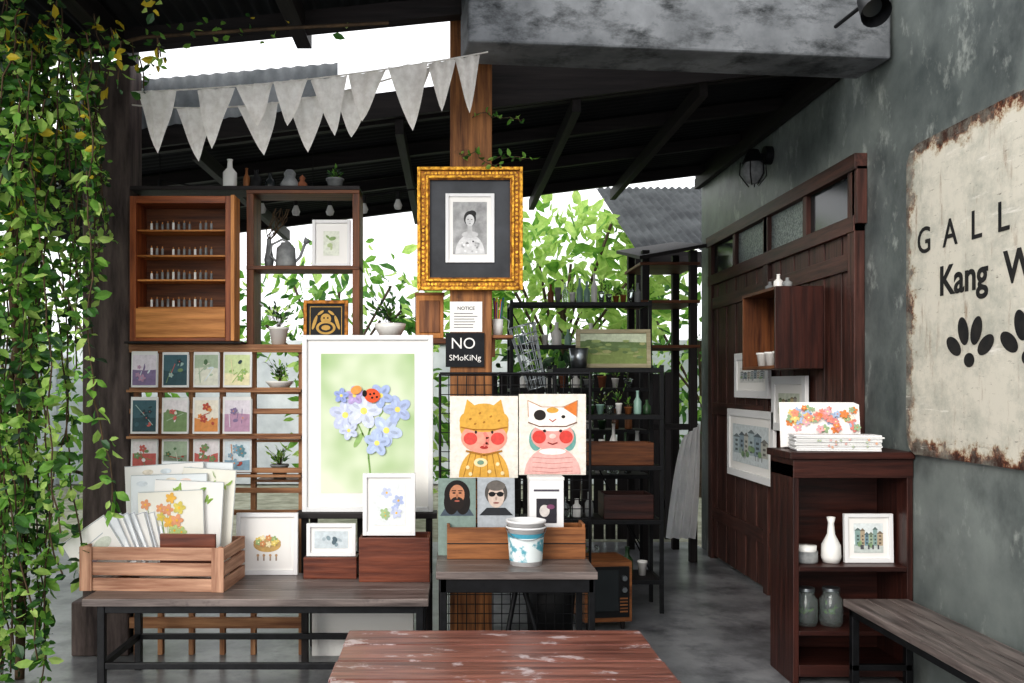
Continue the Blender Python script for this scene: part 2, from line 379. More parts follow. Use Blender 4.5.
# ------------------------------------------------ LEFT BENCH
b=B('display_bench'); zt=.5
x0,x1=-1.72,-.10
for k in range(3):
    y0=4.2+k*.2; b.box(x0,x1,y0,y0+.195,zt-.035,zt,grw['x'])
for x in(x0+.06,x1-.06):
    for y in(4.23,4.73): b.box(x,x+.035,y,y+.035,0,zt-.035,steel)
b.box(x0+.06,x1-.03,4.235,4.26,zt-.075,zt-.035,steel); b.box(x0+.06,x1-.03,4.735,4.76,zt-.075,zt-.035,steel)
b.box(x0+.06,x1-.03,4.235,4.26,.16,.19,steel); b.box(x0+.06,x1-.03,4.735,4.76,.16,.19,steel)
for x in(x0+.06,x1-.06): b.box(x,x+.03,4.24,4.75,.16,.19,steel); b.box(x,x+.03,4.24,4.75,zt-.07,zt-.035,steel)
b.done(.003)
b=B('coffee_table'); zt=.5
for k in range(4):
    ya=2.85+k*.206; b.box(-.41+R(-.008,.004),.775+R(-.004,.008),ya,ya+.203,zt-.04,zt,pinkw['x'])
b.box(-.36,.73,2.9,2.93,zt-.11,zt-.04,pinkw['x']); b.box(-.36,.73,3.59,3.62,zt-.11,zt-.04,pinkw['x'])
for x in(-.37,.68):
    for y in(2.9,3.56): b.box(x,x+.06,y,y+.06,0,zt-.04,pinkw['z'])
b.done(.005)
b=B('side_table'); zt=.648
for k in range(3): b.box(-.064,.674,4.1+k*.158,4.1+k*.158+.154,zt-.035,zt,grw['x'])
b.box(-.05,.66,4.12,4.14,zt-.1,zt-.035,steel); b.box(-.05,.66,4.53,4.55,zt-.1,zt-.035,steel)
for x in(-.045,.635):
    for y in(4.12,4.52): b.box(x,x+.03,y,y+.03,0,zt-.035,steel)
    b.box(x,x+.03,4.12,4.55,.18,.2,steel)
b.tube([(.33,4.3,zt-.04),(.22,4.3,.02)],.012,steel,8); b.tube([(.33,4.3,zt-.04),(.5,4.3,.02)],.012,steel,8); b.tube([(.26,4.3,.25),(.44,4.3,.25)],.01,steel,8)
b.tube([(-.04,4.3,.19),(.64,4.3,.19)],.01,steel,8)
b.done(.003)
b=B('wire_grid_panel'); gx0,gx1=X(440,4.72),X(590,4.72)
nx=17
for i in range(nx+1):
    x=gx0+(gx1-gx0)*i/nx; b.cyl((x,4.72,.1),(x,4.72,1.55),.0025,.0025,wire,6)
for j in range(30): 
    z=.1+j*.05; b.cyl((gx0,4.723,z),(gx1,4.723,z),.0025,.0025,wire,6)
for x in(gx0,gx1): b.cyl((x,4.72,0),(x,4.72,1.56),.007,.007,wire,8); b.cyl((x,4.62,.01),(x,4.84,.01),.009,.009,wire,8)
b.cyl((gx0,4.72,1.56),(gx1,4.72,1.56),.007,.007,wire,8)
b.done()

# ------------------------------------------------ display shelving (left)
D=5.0
b=B('lattice_postcard_rack')
zt=Z(350,D); XL=X(130,D)+.003
for px in (136,160,191,222,253,301):
    x=X(px,D); b.box(x-.014,x+.014,D,D+.04,0,zt,latw['z'])
for py in (350,390,411,436,470,490,512):
    z=Z(py,D); b.box(XL,X(303,D),D-.022,D,z-.014,z+.014,latw['x'])
for py in (390,436,474): 
    z=Z(py,D); b.box(XL,X(303,D),D-.07,D-.022,z-.012,z+.002,latw['x'])
for py in(392,412,440,480):
    z=Z(py,D); b.box(X(255,D),X(300,D),D,D+.16,z-.012,z,latw['x'])
z=Z(622,D); b.box(XL,X(303,D),D-.022,D,z-.03,z+.03,latw['x'])
b.box(XL,X(303,D),D-.03,D+.2,zt,zt+.03,latw['x'])
b.done(.002)
cardcols=[('#c3d38a','#e8e4d8','#8fae62'),('#dcd6dc','#b995ac','#8a7a9a'),('#d3dde2','#8aa7b8','#6f959f'),('#e6dfd0','#d8945a','#b4584a'),('#cdd9a6','#9fb872','#e8dfb8'),('#e4dede','#c86f68','#7f956a'),('#a9b8a0','#5f7a5a','#d8d8c8'),('#4d6a72','#a8c0b8','#3d5054')]
for row,(ya,yb) in enumerate(((353,388),(398,434),(439,472))):
    for col,(xa,xb) in enumerate(((131,157),(162,188),(193,219),(223,251))):
        d=D-.05; w=(xb-xa)*d/F; h=(yb-ya)*d/F
        b=B('postcard_stack',loc=(X((xa+xb)/2,d),d,Z(yb,D)+.004),rx=-3)
        cc=random.choice(cardcols)
        for q in range(5): b.box(-w/2+R(-.004,.004),w/2+R(-.004,.004),q*.003,q*.003+.0025,0,h-.004*q+R(0,.012),papg)
        t_=R(.3,.6)
        b.poly([(-w*.45,h*.06),(w*.45,h*.06),(w*.45,h*.93),(-w*.45,h*.93)],-.001,flat(cc[0]))
        b.poly([(-w*.45,h*.06),(w*.45,h*.06),(w*.45,h*t_),(0,h*t_*R(.8,1.2)),(-w*.45,h*t_)],-.0014,flat(random.choice([cc[2],shade(cc[0],.85),cc[1]])))
        c2=random.choice(cardcols)
        for q in range(8): 
            if R(0,1)<.35: flower(b,R(-.28,.28)*w,h*R(.25,.75),w*R(.08,.16),-.002-.0008*q,cc[1+q%2],c2[1])
            elif R(0,1)<.5: b.line([(R(-.35,.35)*w,h*R(.12,.5)),(R(-.35,.35)*w,h*R(.4,.85))],.004,-.002-.0005*q,flat(random.choice((cc+c2))))
            else: b.disc(R(-.3,.3)*w,h*R(.25,.75),w*R(.05,.14),w*R(.03,.08),-.002-.0005*q,flat((cc+c2)[q%6]),rot=R(0,90),n=12)
        b.done()
b=B('timber_shelf_unit')
xa,xb=X(250,D),X(356,D)
for x in (xa,xb): b.box(x-.02,x+.02,D,D+.2,Z(345,D),Z(190,D),shw['z'])
for py in (190,266,345):
    z=Z(py,D); b.box(xa-.02,xb+.02,D-.005,D+.2,z-.02,z+.002,shw['x'])
b.box(XL,xb+.02,D-.01,D+.2,Z(190,D),Z(190,D)+.022,darkw['x'])
z=Z(338,D); b.box(xb+.02,-.003,D+.02,D+.2,z-.03,z,shw['x'])
for x in (X(300,D)+.03,xb-.01): b.box(x,x+.04,D+.16,D+.2,0,Z(345,D)-.02,darkw['z'])
b.done(.003)
b=B('display_cabinet')
xa,xb=X(136,D),X(236,D); zb,zt=Z(342,D),Z(196,D)-.02; y0,y1=D-.1,D+.08
b.box(xa,xa+.035,y0,y1,zb,zt,redw['z']); b.box(xb-.035,xb,y0,y1,zb,zt,redw['z'])
b.box(xa+.035,xb-.035,y0,y1,zt-.04,zt,redw['x']); b.box(xa+.035,xb-.035,y1-.012,y1,zb,zt,shw['x'])
zd=Z(310,D); b.box(xa+.035,xb-.035,y0-.006,y1,zb+.02,zd,orgw['x']); b.box(xa+.035,xb-.035,y0,y1,zb,zb+.02,redw['x'])
b.box(xb+.002,xb+.022,y0-.03,y0+.1,zb,zt,orgw['z'])
for py in (232,257,281,308):
    z=Z(py,D); b.box(xa+.035,xb-.035,y0+.02,y1,z-.01,z,orgw['x'])
    for i in range(12):
        if R(0,1)<.9:
            x=xa+.1+i*.03; hh_=.035+R(0,.012)
            b.cyl((x,y0+.06,z),(x,y0+.06,z+hh_),.008,.007,ceram if i%4==0 else greyc,8)
            b.cyl((x,y0+.06,z+hh_),(x,y0+.06,z+hh_+.012),.004,.004,orgw['z'],6)
b.done(.002)
b=B('cabinet_ledge'); b.box(XL,X(250,D)-.025,D-.1,D+.2,Z(342,D)-.012,Z(342,D)-.001,darkw['x']); b.done(.002)
def bganim(b,w,h):
    gd=flat('#c49a45',.4)
    b.disc(0,-.14*h,w*.26,h*.18,-.0005,gd); b.disc(0,.1*h,w*.14,h*.14,-.001,gd); b.disc(0,-.14*h,w*.19,h*.12,-.0015,black); b.disc(0,-.14*h,w*.12,h*.07,-.002,gd)
    for s in(-1,1):
        b.disc(s*w*.3,.0*h,w*.045,h*.2,-.001,gd,rot=s*18); b.disc(s*w*.14,.26*h,w*.1,h*.035,-.001,gd,rot=-s*35); b.disc(s*w*.05,.12*h,.005,.005,-.002,black)
    b.line([(-.42*w,-.42*h),(.42*w,-.42*h),(.42*w,.42*h),(-.42*w,.42*h),(-.42*w,-.42*h)],.004,-.001,gd)
frame('gilt_black_picture',X(325,D-.0),Z(345,D)+.003,D+.02,.25,.25,.02,golddark,bganim,bg=black,lean=3)
frame('picture_frame',X(330,D),Z(266,D)+.003,D+.04,.215,.265,.018,white,scribble(['#b9c79a','#8fa873'],4,False),matw=.045,bg=flat('#dfe3d5'),lean=3)
b=B('watering_can',loc=(X(283,D),D+.09,Z(266,D)+.003))
b.lathe(0,0,[(0,0),(.055,0),(.058,.01),(.052,.11),(.03,.13),(.028,.14),(0,.14)],greyc)
b.tube([(.05,0,.03),(.08,0,.06),(.11,0,.14)],.008,greyc,8); b.cyl((.105,0,.135),(.125,0,.16),.01,.022,greyc)
b.tube([(-.05,0,.03),(-.09,0,.07),(-.08,0,.13),(-.02,0,.16),(.02,0,.14)],.006,greyc,8)
b.done()
b=B('ceramic_vase',loc=(X(264,D),D+.14,Z(266,D)+.003))
b.lathe(0,0,[(0,0),(.02,0),(.028,.05),(.018,.1),(.012,.16),(.014,.17),(0,.17)],greyc)
for i in range(10):
    p=[(0,0,.16)]
    for q in range(6): p.append((p[-1][0]+R(-.012,.035),p[-1][1]+R(-.01,.01),p[-1][2]+.03))
    b.tube(p,.003,stemm,4)
b.done()
b=B('potted_plant',loc=(X(276,D),D+.08,Z(345,D)+.003))
pot(b,0,0,0,.1,.055,ceram); plant(b,0,0,.09,18,.035,.14,[g2,g5,mat('petal_white','#e8e6ee',rough=.6)],1.0); b.done()
b=B('potted_plant',loc=(X(277,D),D+.08,Z(392,D)+.001))
b.lathe(0,0,[(0,0),(.03,0),(.075,.05),(.08,.06),(.07,.055),(0,.045)],ceram); plant(b,0,0,.05,18,.03,.13,[g1,g2,g5],1.2); b.done()
b=B('potted_plant',loc=(X(277,D),D+.08,Z(480,D)+.001))
pot(b,0,0,0,.08,.05,greyc); plant(b,0,0,.07,18,.035,.1,[g1,g2,g3],1.0); b.done()
zt=Z(190,D)+.022
for nm,px,h,r,m in (('spray_bottle',226,.17,.04,ceram),('jar',253,.11,.034,black),('jar',267,.09,.03,darkglass),('oil_bottle',243,.12,.02,brnw['z'])):
    b=B(nm,loc=(X(px,D),D+.09,zt)); bottle(b,0,0,0,h,r,m); b.done()
b=B('clay_figurine',loc=(X(287,D),D+.09,zt))
b.lathe(0,0,[(0,0),(.05,0),(.055,.03),(.035,.06),(.03,.07),(.035,.09),(.02,.11),(0,.115)],greyc); b.lathe(.07,0,[(0,0),(.025,0),(.03,.03),(.012,.05),(.018,.065),(0,.085)],terra); b.done()
b=B('potted_plant',loc=(X(333,D),D+.09,zt))
pot(b,0,0,0,.06,.05,greyc); plant(b,0,0,.05,14,.03,.06,[g1,g2,g5],1.0); b.done()
zr=Z(338,D)
b=B('fern_bowl',loc=(X(389,D),D+.1,zr+.001))
b.lathe(0,0,[(0,0),(.05,0),(.085,.06),(.09,.085),(.08,.08),(0,.06)],ceram); plant(b,0,0,.06,20,.05,.2,[g1,g2,g5],.9,.4); b.done()
b=B('wooden_box',loc=(X(430,D),D+.08,zr+.001)); b.box(-.08,.075,-.05,.06,0,.24,orgw['z']); b.box(-.085,.08,-.055,.065,.24,.255,brnw['x']); b.box(-.06,.055,-.056,-.05,.03,.21,brnw['z']); b.done(.004)

# ------------------------------------------------ gold frame
d=4.86
b=B('gilt_portrait_frame',loc=(X(470,d),d-.008,Z(290,d)))
w,h=.57,.665
def ring(o,i,y0,y1,m):
    b.box(-w/2+o,-w/2+i,y0,y1,o,h-o,m); b.box(w/2-i,w/2-o,y0,y1,o,h-o,m)
    b.box(-w/2+i,w/2-i,y0,y1,o,i,m); b.box(-w/2+i,w/2-i,y0,y1,h-i,h-o,m)
ring(0,.018,.0,.045,gold); ring(.018,.046,.014,.045,golddark); ring(.046,.06,.004,.045,gold); ring(.06,.068,.012,.045,golddark)
n=26
for i in range(n):
    t=(i+.5)/n
    for s in(-1,1):
        xx=-w/2+.032+(w-.064)*t; b.disc(xx,(.032 if s<0 else h-.032),.008,.008,.0125,gold,n=8)
        zz=.032+(h-.064)*t; b.disc(s*(w/2-.032),zz,.008,.008,.0125,gold,n=8)
b.box(-w/2+.06,w/2-.06,.03,.04,.06,h-.06,mat('mat_charcoal','#2b2d31','#4b4e53',rough=.5,scale=2))
iw,ih=.265,.375; cz_=h/2+.005
for (x0,x1,z0,z1) in ((-iw/2,-iw/2+.018,-ih/2,ih/2),(iw/2-.018,iw/2,-ih/2,ih/2),(-iw/2+.018,iw/2-.018,-ih/2,-ih/2+.018),(-iw/2+.018,iw/2-.018,ih/2-.018,ih/2)):
    b.box(x0,x1,.02,.03,cz_+z0,cz_+z1,white)
b.poly([(-iw/2+.017,cz_-ih/2+.017),(iw/2-.017,cz_-ih/2+.017),(iw/2-.017,cz_+ih/2-.017),(-iw/2+.017,cz_+ih/2-.017)],.0285,paper)
b.T=Matrix.Translation((0,.028,cz_))
b.poly([(-.092,-.142),(.092,-.142),(.092,.142),(-.092,.142)],0,mat('photo_grey','#8a8a8a','#b8b8b8',scale=14))
def gg(k): return flat('#%02x%02x%02x'%(k,k,k))
b.dome(0,-.14,.08,.105,-.0004,gg(215))
b.disc(0,-.035,.045,.018,-.0008,gg(196)); b.poly([(-.014,-.04),(.014,-.04),(.012,.02),(-.012,.02)],-.001,gg(186))
b.disc(0,.053,.033,.04,-.0012,gg(60)); b.disc(.012,.078,.022,.018,-.0013,gg(50)); b.disc(0,.042,.024,.032,-.0018,gg(208))
for s in(-1,1): b.disc(s*.01,.047,.004,.002,-.0024,gg(50),n=10)
b.disc(0,.024,.006,.002,-.0024,gg(120),n=10); b.disc(0,.036,.002,.006,-.0023,gg(175),n=8)
for i in range(22): b.disc(R(-.06,.06),R(-.13,-.07),.006,.006,-.0016,gg(random.choice((185,240))),n=8)
b.T=Matrix.Identity(4); b.done(.002)
b=B('paper_notice',loc=(X(466,4.9),4.895,Z(332,4.9))); b.box(-.088,.088,0,.004,0,.165,paper)
b.text('NOTICE',0,-.001,.12,.026,flat('#333333'))
for i in range(6): b.line([(-.065,.1-i*.015),(R(.03,.065),.1-i*.015)],.004,-.001,flat('#777777'))
b.done()
b=B('chalkboard_sign',loc=(X(465,4.9),4.887,Z(367,4.9))); b.box(-.105,.105,0,.012,0,.185,chalkb)
b.text('NO',-.01,-.002,.1,.085,paper); b.text('SMoKiNg',0,-.002,.035,.045,paper); 
b.done(.002)
b=B('pencil_cup',loc=(X(498,4.95),5.0,Z(335,4.95))); b.lathe(0,0,[(0,0),(.028,0),(.032,.09),(.029,.09),(.026,.005),(0,.005)],ceram)
for i in range(14):
    a=R(0,6.28); b.cyl((.01*math.cos(a),.01*math.sin(a),.006),(.03*math.cos(a)+.01,.03*math.sin(a),.18+R(0,.03)),.005,.005,flat(random.choice(['#c4473a','#d98f2e','#3f6fae','#4c8f4a','#8a4f9a','#e0d060'])),6)
b.done()
b=B('post_shelf'); z=Z(335,4.95); b.box(.231,.345,4.92,5.08,z-.02,z-.001,brnw['x']); b.box(.231,.25,4.98,5.0,z-.12,z-.02,brnw['z']); b.done(.002)
b=B('wire_basket',loc=(X(538,4.95),5.0,Z(388,4.95)),ry=-14)
for i in range(12):
    t=i*math.pi/6; b.cyl((.05*math.cos(t),.05*math.sin(t),0),(.075*math.cos(t),.075*math.sin(t),.36),.003,.003,chrome,5)
for k in range(8):
    z=k*.051; rr=.05+.025*z/.36; b.tube([(rr*math.cos(t*math.pi/8),rr*math.sin(t*math.pi/8),z) for t in range(17)],.003,chrome,5)
b.tube([(-.075,0,.36),(-.06,0,.4),(-.1,0,.44)],.003,chrome,5)
b.done()
b=B('hanging_tassel',loc=(X(415,4.9),4.95,Z(350,4.9))); b.cyl((0,0,0),(0,0,.07),.035,.012,linen,12); b.cyl((0,0,.07),(0,0,.30),.002,.002,stemm,5); b.done()

# ------------------------------------------------ paintings on grid
def canvas(name,px0,px1,py0,py1,d,art,bg):
    w=(px1-px0)*d/F; h=(py1-py0)*d/F
    b=B(name,loc=(X((px0+px1)/2,d),d,Z(py1,d))); b.box(-w/2,w/2,0,.02,0,h,bg)
    b.T=Matrix.Translation((0,-.001,h/2)); art(b,w,h); b.T=Matrix.Identity(4); b.done(.001)
crm=flat('#e9e3d8')
def helmet_boy(b,w,h):
    y=lambda k:-.0006*k
    Y=flat('#dba94e'); O=flat('#a9762f'); P=flat('#eba38f'); Rr=flat('#d8524b'); K=flat('#2a2020'); Cc=flat('#ecd9ac')
    b.dome(0,-.49*h,.37*w,.36*h,y(1),Y)
    for i in range(6): b.line([((-.3+.12*i)*w,-.48*h),((-.2+.08*i)*w,-.2*h)],.004,y(2),O)
    for s in(-1,1): b.poly([(s*.1*w,.36*h),(s*.25*w,.46*h),(s*.3*w,.28*h)],y(1),Y); b.disc(s*.24*w,.2*h,.12*w,.1*h,y(2.1),Y)
    b.disc(0,.14*h,.36*w,.27*h,y(2.4),Y); b.disc(0,-.01*h,.34*w,.19*h,y(3),P); 
    b.disc(0,.2*h,.345*w,.14*h,y(4),Y); b.line([(-.34*w,.12*h),(-.15*w,.09*h),(.15*w,.09*h),(.34*w,.12*h)],.007,y(5),O)
    for q in ((-.2,.22),(-.06,.29),(.1,.25),(.22,.2),(0,.18),(-.13,.16)): b.disc(q[0]*w,q[1]*h,.022*w,.012*h,y(5),O,rot=30,n=10)
    for s in(-1,1): b.disc(s*.2*w,-.02*h,.1*w,.075*h,y(5),Rr); b.disc(s*.12*w,.06*h,.018*w,.02*h,y(6),K,n=12)
    b.line([(.01*w,.05*h),(.05*w,-.01*h),(.045*w,-.08*h),(.0*w,-.1*h)],.016,y(7),flat('#e8877a'))
    b.disc(0,-.125*h,.06*w,.02*h,y(6),flat('#b23d38'))
    b.disc(-.05*w,-.31*h,.1*w,.055*h,y(4),Cc); b.disc(-.05*w,-.31*h,.05*w,.028*h,y(5),flat('#7c9a86'))
    for q in ((-.24,-.37),(.2,-.33),(.08,-.42),(-.2,-.45),(.27,-.44)): b.disc(q[0]*w,q[1]*h,.028*w,.024*h,y(5),Cc,n=12)
    b.line([(-.26*w,-.17*h),(0,-.22*h),(.26*w,-.17*h)],.010,y(6),O)
def cat_hat(b,w,h):
    y=lambda k:-.0006*k
    Wt=flat('#f3eee6'); K=flat('#2b2523'); O=flat('#d97f3c'); P=flat('#eaa29b'); Rr=flat('#d44c44'); G=flat('#74a79f'); Pk=flat('#e8b6b0')
    b.disc(-.25*w,-.06*h,.1*w,.14*h,y(1),G); b.disc(.25*w,-.06*h,.1*w,.14*h,y(1.2),G)
    b.dome(0,-.49*h,.42*w,.34*h,y(2),Pk)
    for zz in(-.28,-.34,-.4,-.45): b.line([(-.3*w,zz*h),(0,(zz-.02)*h),(.3*w,zz*h)],.003,y(3),flat('#c98680'))
    b.disc(0,-.02*h,.32*w,.18*h,y(3.4),P)
    b.disc(0,.2*h,.36*w,.16*h,y(4),Wt); 
    for s in(-1,1): b.poly([(s*.16*w,.33*h),(s*.37*w,.42*h),(s*.36*w,.22*h)],y(4.2),Wt if s<0 else O)
    b.line([(-.36*w,.22*h),(-.37*w,.42*h),(-.16*w,.34*h),(.16*w,.34*h),(.37*w,.42*h),(.36*w,.22*h)],.004,y(4.8),flat('#b98a6a'))
    b.disc(-.19*w,.24*h,.09*w,.065*h,y(5),K); b.disc(0,.3*h,.09*w,.035*h,y(5),flat('#d9a64c'))
    b.line([(-.36*w,.15*h),(-.2*w,.1*h),(.2*w,.1*h),(.36*w,.15*h)],.006,y(6),flat('#7c5a4a')); b.disc(.16*w,.22*h,.03*w,.02*h,y(6),K); b.line([(-.05*w,.19*h),(0,.16*h),(.05*w,.19*h)],.005,y(6),flat('#b5504a'))
    for s in(-1,1): b.disc(s*.2*w,-.03*h,.1*w,.08*h,y(6),Rr); b.disc(s*.12*w,.045*h,.024*w,.018*h,y(7),K,n=12)
    b.disc(.0,-.02*h,.05*w,.03*h,y(7),flat('#f5cfc6')); b.line([(-.07*w,-.1*h),(0,-.12*h),(.07*w,-.1*h)],.006,y(7),flat('#8a2d28'))
    b.disc(0,-.21*h,.2*w,.04*h,y(5),Wt)
canvas('character_painting',450,518,396,478,4.69,helmet_boy,crm)
canvas('character_painting',519,586,394,475,4.69,cat_hat,crm)
def beard(b,w,h):
    y=lambda k:-.0006*k
    b.poly([(-.45*w,-.48*h),(.45*w,-.48*h),(.3*w,-.25*h),(-.3*w,-.25*h)],y(1),flat('#4a5560'))
    b.disc(0,.08*h,.34*w,.38*h,y(2),flat('#1c1614')); b.disc(-.15*w,-.12*h,.2*w,.33*h,y(2.2),flat('#1c1614')); b.disc(.15*w,-.12*h,.2*w,.33*h,y(2.3),flat('#1c1614'))
    b.disc(0,.08*h,.2*w,.26*h,y(3),flat('#b98263')); b.disc(0,-.15*h,.19*w,.17*h,y(4),flat('#231a16')); b.disc(0,-.09*h,.07*w,.025*h,y(5),flat('#a35f50'))
    for s in(-1,1): b.disc(s*.08*w,.12*h,.045*w,.02*h,y(5),flat('#201818')); b.line([(s*.03*w,.18*h),(s*.14*w,.18*h)],.004,y(5),flat('#201818'))
    b.disc(0,.03*h,.03*w,.06*h,y(5),flat('#9a6a4e'))
def shades(b,w,h):
    y=lambda k:-.0006*k
    b.poly([(-.45*w,-.48*h),(.45*w,-.48*h),(.25*w,-.28*h),(-.25*w,-.28*h)],y(1),flat('#2c2e33'))
    b.disc(0,.12*h,.3*w,.33*h,y(2),flat('#54504d')); b.disc(0,.02*h,.22*w,.3*h,y(3),flat('#c9b6aa')); b.disc(0,.3*h,.25*w,.13*h,y(4),flat('#6a6460'))
    for s in(-1,1): b.disc(s*.11*w,.08*h,.09*w,.065*h,y(5),flat('#17171a'))
    b.line([(-.2*w,.1*h),(.2*w,.1*h)],.004,y(6),flat('#17171a')); b.disc(0,-.15*h,.08*w,.022*h,y(5),flat('#8c5a55')); b.disc(0,-.03*h,.025*w,.05*h,y(5),flat('#a8948a'))
zt=.648; ca=X(447,4.42); cb=X(585,4.42)
b=B('wooden_tray')
b.box(ca,cb,4.40,4.415,zt,zt+.155,brnw['x']); b.box(ca,cb,4.545,4.56,zt,zt+.155,brnw['x'])
b.box(ca,ca+.015,4.415,4.545,zt,zt+.17,brnw['y']); b.box(cb-.015,cb,4.415,4.545,zt,zt+.17,brnw['y']); b.box(ca,cb,4.415,4.545,zt,zt+.012,brnw['x'])
b.box(ca,cb,4.394,4.40,zt+.075,zt+.08,darkw['x'])
b.done(.003)
for i,(art,bg) in enumerate(((beard,'#7e8f88'),(shades,'#a8adb2'))):
    w,h=.186,.378
    b=B('portrait_print'); b.M=Matrix.Translation((X((457,496)[i],4.48),4.43+.014*i,zt+.013))@Matrix.Rotation(math.radians(-6),4,'X')
    b.box(-w/2,w/2,0,.012,0,h,flat(bg)); b.T=Matrix.Translation((0,-.001,h-.095)); art(b,w,w); b.T=Matrix.Identity(4); b.done(.001)
b=B('gift_box',loc=(X(545,4.5),4.43,zt+.013)); b.box(-.085,.085,0,.10,0,.37,white); b.box(-.05,.05,-.004,0,.16,.28,flat('#35333a')); b.box(-.088,.088,-.002,.102,.37,.385,papg)
b.disc(-.01,.22,.025,.03,-.005,flat('#cfc8c4')); b.disc(.02,.24,.02,.012,-.0056,flat('#7a4a68')); b.line([(-.06,.32),(.06,.32)],.01,-.001,flat('#55505a'))
b.done(.002)
b=B('paint_bucket',loc=(X(526,4.28),4.29,zt))
rb=.076; rt=.09; H_=.2
b.lathe(0,0,[(0,0),(rb,0),(rt,H_),(rt+.006,H_),(rt+.006,H_+.01),(rt-.004,H_+.01),(rt-.006,H_),(rb-.004,.006),(0,.006)],white,36)
b.lathe(0,0,[(rb+(rt-rb)*.1+.0012,H_*.1),(rb+(rt-rb)*.66+.0012,H_*.66)],mat('bucket_label','#5fa3b3','#e3ecec',scale=16,lo=.42,hi=.5),36)
b.lathe(0,0,[(rb+(rt-rb)*.66+.0012,H_*.66),(rb+(rt-rb)*.76+.0012,H_*.76)],flat('#4a98ad'),36)
b.lathe(0,0,[(rt+.003,H_*.86),(rt+.006,H_*.87),(rt+.006,H_*.9),(rt+.003,H_*.91)],white,36)
b.tube([((rt+.006)*math.cos(t),-.0-(rt+.006)*math.sin(t),H_*.88-.05*math.sin(t)) for t in [math.pi*i/14 for i in range(15)]],.002,chrome,6)
b.done()

# ------------------------------------------------ flower picture
def blossoms(b,w,h):
    y=lambda k:-.0005*k
    st=flat('#7fa35c'); st2=flat('#9dbd78')
    b.line([(.04*w,-.44*h),(.01*w,-.25*h),(.0*w,-.1*h),(.06*w,.05*h)],.009,y(1),st); b.line([(0,-.15*h),(-.12*w,.02*h)],.007,y(1),st); b.line([(.02*w,-.05*h),(.2*w,.12*h)],.007,y(1),st2)
    b.line([(-.12*w,.02*h),(-.22*w,.13*h)],.006,y(1),st2)
    b.disc(-.1*w,-.12*h,.09*w,.02*h,y(1),st2,rot=60); b.disc(.09*w,-.16*h,.09*w,.02*h,y(1),st2,rot=-55)
    k=2
    for x,z,r,c,rot in ((-.24,.06,.17,'#c9cfe8',.3),(.2,-.05,.17,'#c2cfea',1.),(.32,.1,.15,'#b3c0e2',.6),(-.04,.09,.19,'#d6dcf0',.1),(.14,.2,.13,'#a9b8df',.9),(-.14,.2,.1,'#bda9d8',.4),(.1,-.14,.14,'#b7c6e6',.2),(-.28,.2,.08,'#9fadde',.2),(-.2,-.05,.1,'#cdd5ee',.7)):
        flower(b,x*w,z*h,r*w,y(k),c,'#f2e27a',5,rot); k+=2
        for i in range(5):
            t=rot+2*math.pi*i/5; b.disc(x*w+r*w*.5*math.cos(t),z*h+r*w*.5*math.sin(t),r*w*.24,r*w*.1,y(k),flat(shade(c,1.08 if i%2 else .9)),rot=math.degrees(t),n=10)
        k+=1
    b.disc(.05*w,.2*h,.085*w,.05*h,y(k),flat('#e2603a'),rot=-15); b.disc(-.03*w,.215*h,.025*w,.024*h,y(k+1),flat('#1c1512'))
    for q in ((.03,.21),(.07,.215),(.05,.185),(.1,.19)): b.disc(q[0]*w,q[1]*h,.012*w,.008*h,y(k+2),flat('#1c1512'),n=10)
    b.disc(-.12*w,.24*h,.06*w,.03*h,y(k),flat('#e8a15a'),rot=20)
fd=4.86; w=(433-302)*fd/F; h=(512-335)*fd/F
frame('flower_picture',X(367.5,fd),Z(512,fd),fd,w,h,.026,white,blossoms,th=.03,matw=.075,matm=paper,
      bg=mat('watercolour_green','#e0e7cf','#a3c088',rough=.9,scale=2.6,detail=2,lo=.38,hi=.68),lean=0)
b=B('picture_ledge'); zt=Z(512,fd)-.001; b.box(-.83,-.07,4.82,4.95,zt-.03,zt,darkw['x'])
for x in(-.8,-.13): b.box(x,x+.035,4.84,4.88,0,zt-.03,darkw['z'])
b.box(-.8,-.1,4.85,4.88,.55,.6,darkw['x']); b.done(.003)

BZ=.5
def openbox(name,x0,x1,y0,y1,z,h,m,t=.014,f=None):
    b=B(name); b.box(x0,x1,y0,y0+t,z,z+h,m['x']); b.box(x0,x1,y1-t,y1,z,z+h+.0,m['x']); b.box(x0,x0+t,y0+t,y1-t,z,z+h,m['y']); b.box(x1-t,x1,y0+t,y1-t,z,z+h,m['y']); b.box(x0+t,x1-t,y0+t,y1-t,z,z+t,m['x'])
    if f: f(b)
    return b.done(.003)
openbox('card_box',X(304,4.66),X(357,4.66),4.64,4.76,BZ,.11,boxw)
openbox('print_box',X(360,4.62),X(430,4.62),4.56,4.76,BZ,.225,boxw)
frame('picture_frame',X(332,4.7),BZ+.112,4.66,.255,.17,.02,white,scribble(['#8ea0a8','#aebcc2','#5f7078'],6,False),matw=.02,bg=flat('#ccd6da'),lean=0)
frame('picture_frame',X(390,4.7),BZ+.226,4.62,.27,.32,.022,white,scribble(['#b3bedf','#c9d0e8','#a9c093'],6),matw=.03,bg=flat('#e6eaea'),lean=0)
def basket(b,w,h):
    y=lambda k:-.0006*k
    b.disc(0,-.02*h,.3*w,.16*h,y(1),flat('#d0ae72')); b.disc(0,.03*h,.3*w,.11*h,y(2),flat('#c4a574'))
    for i in range(9):
        a=i*.7; flower(b,.2*w*math.cos(a),.06*h+.07*h*math.sin(a),.07*w,y(3+i),['#e6cf78','#9fb882','#d89a6a','#efe0b8'][i%4],'#fff3c0')
    for x in(-.2,-.07,.07,.2): b.line([(x*w,-.36*h),(x*w,-.26*h)],.008,y(1),flat('#b09a8a')); b.disc(x*w,-.25*h,.03*w,.03*h,y(2),flat('#c9a57f'),n=10)
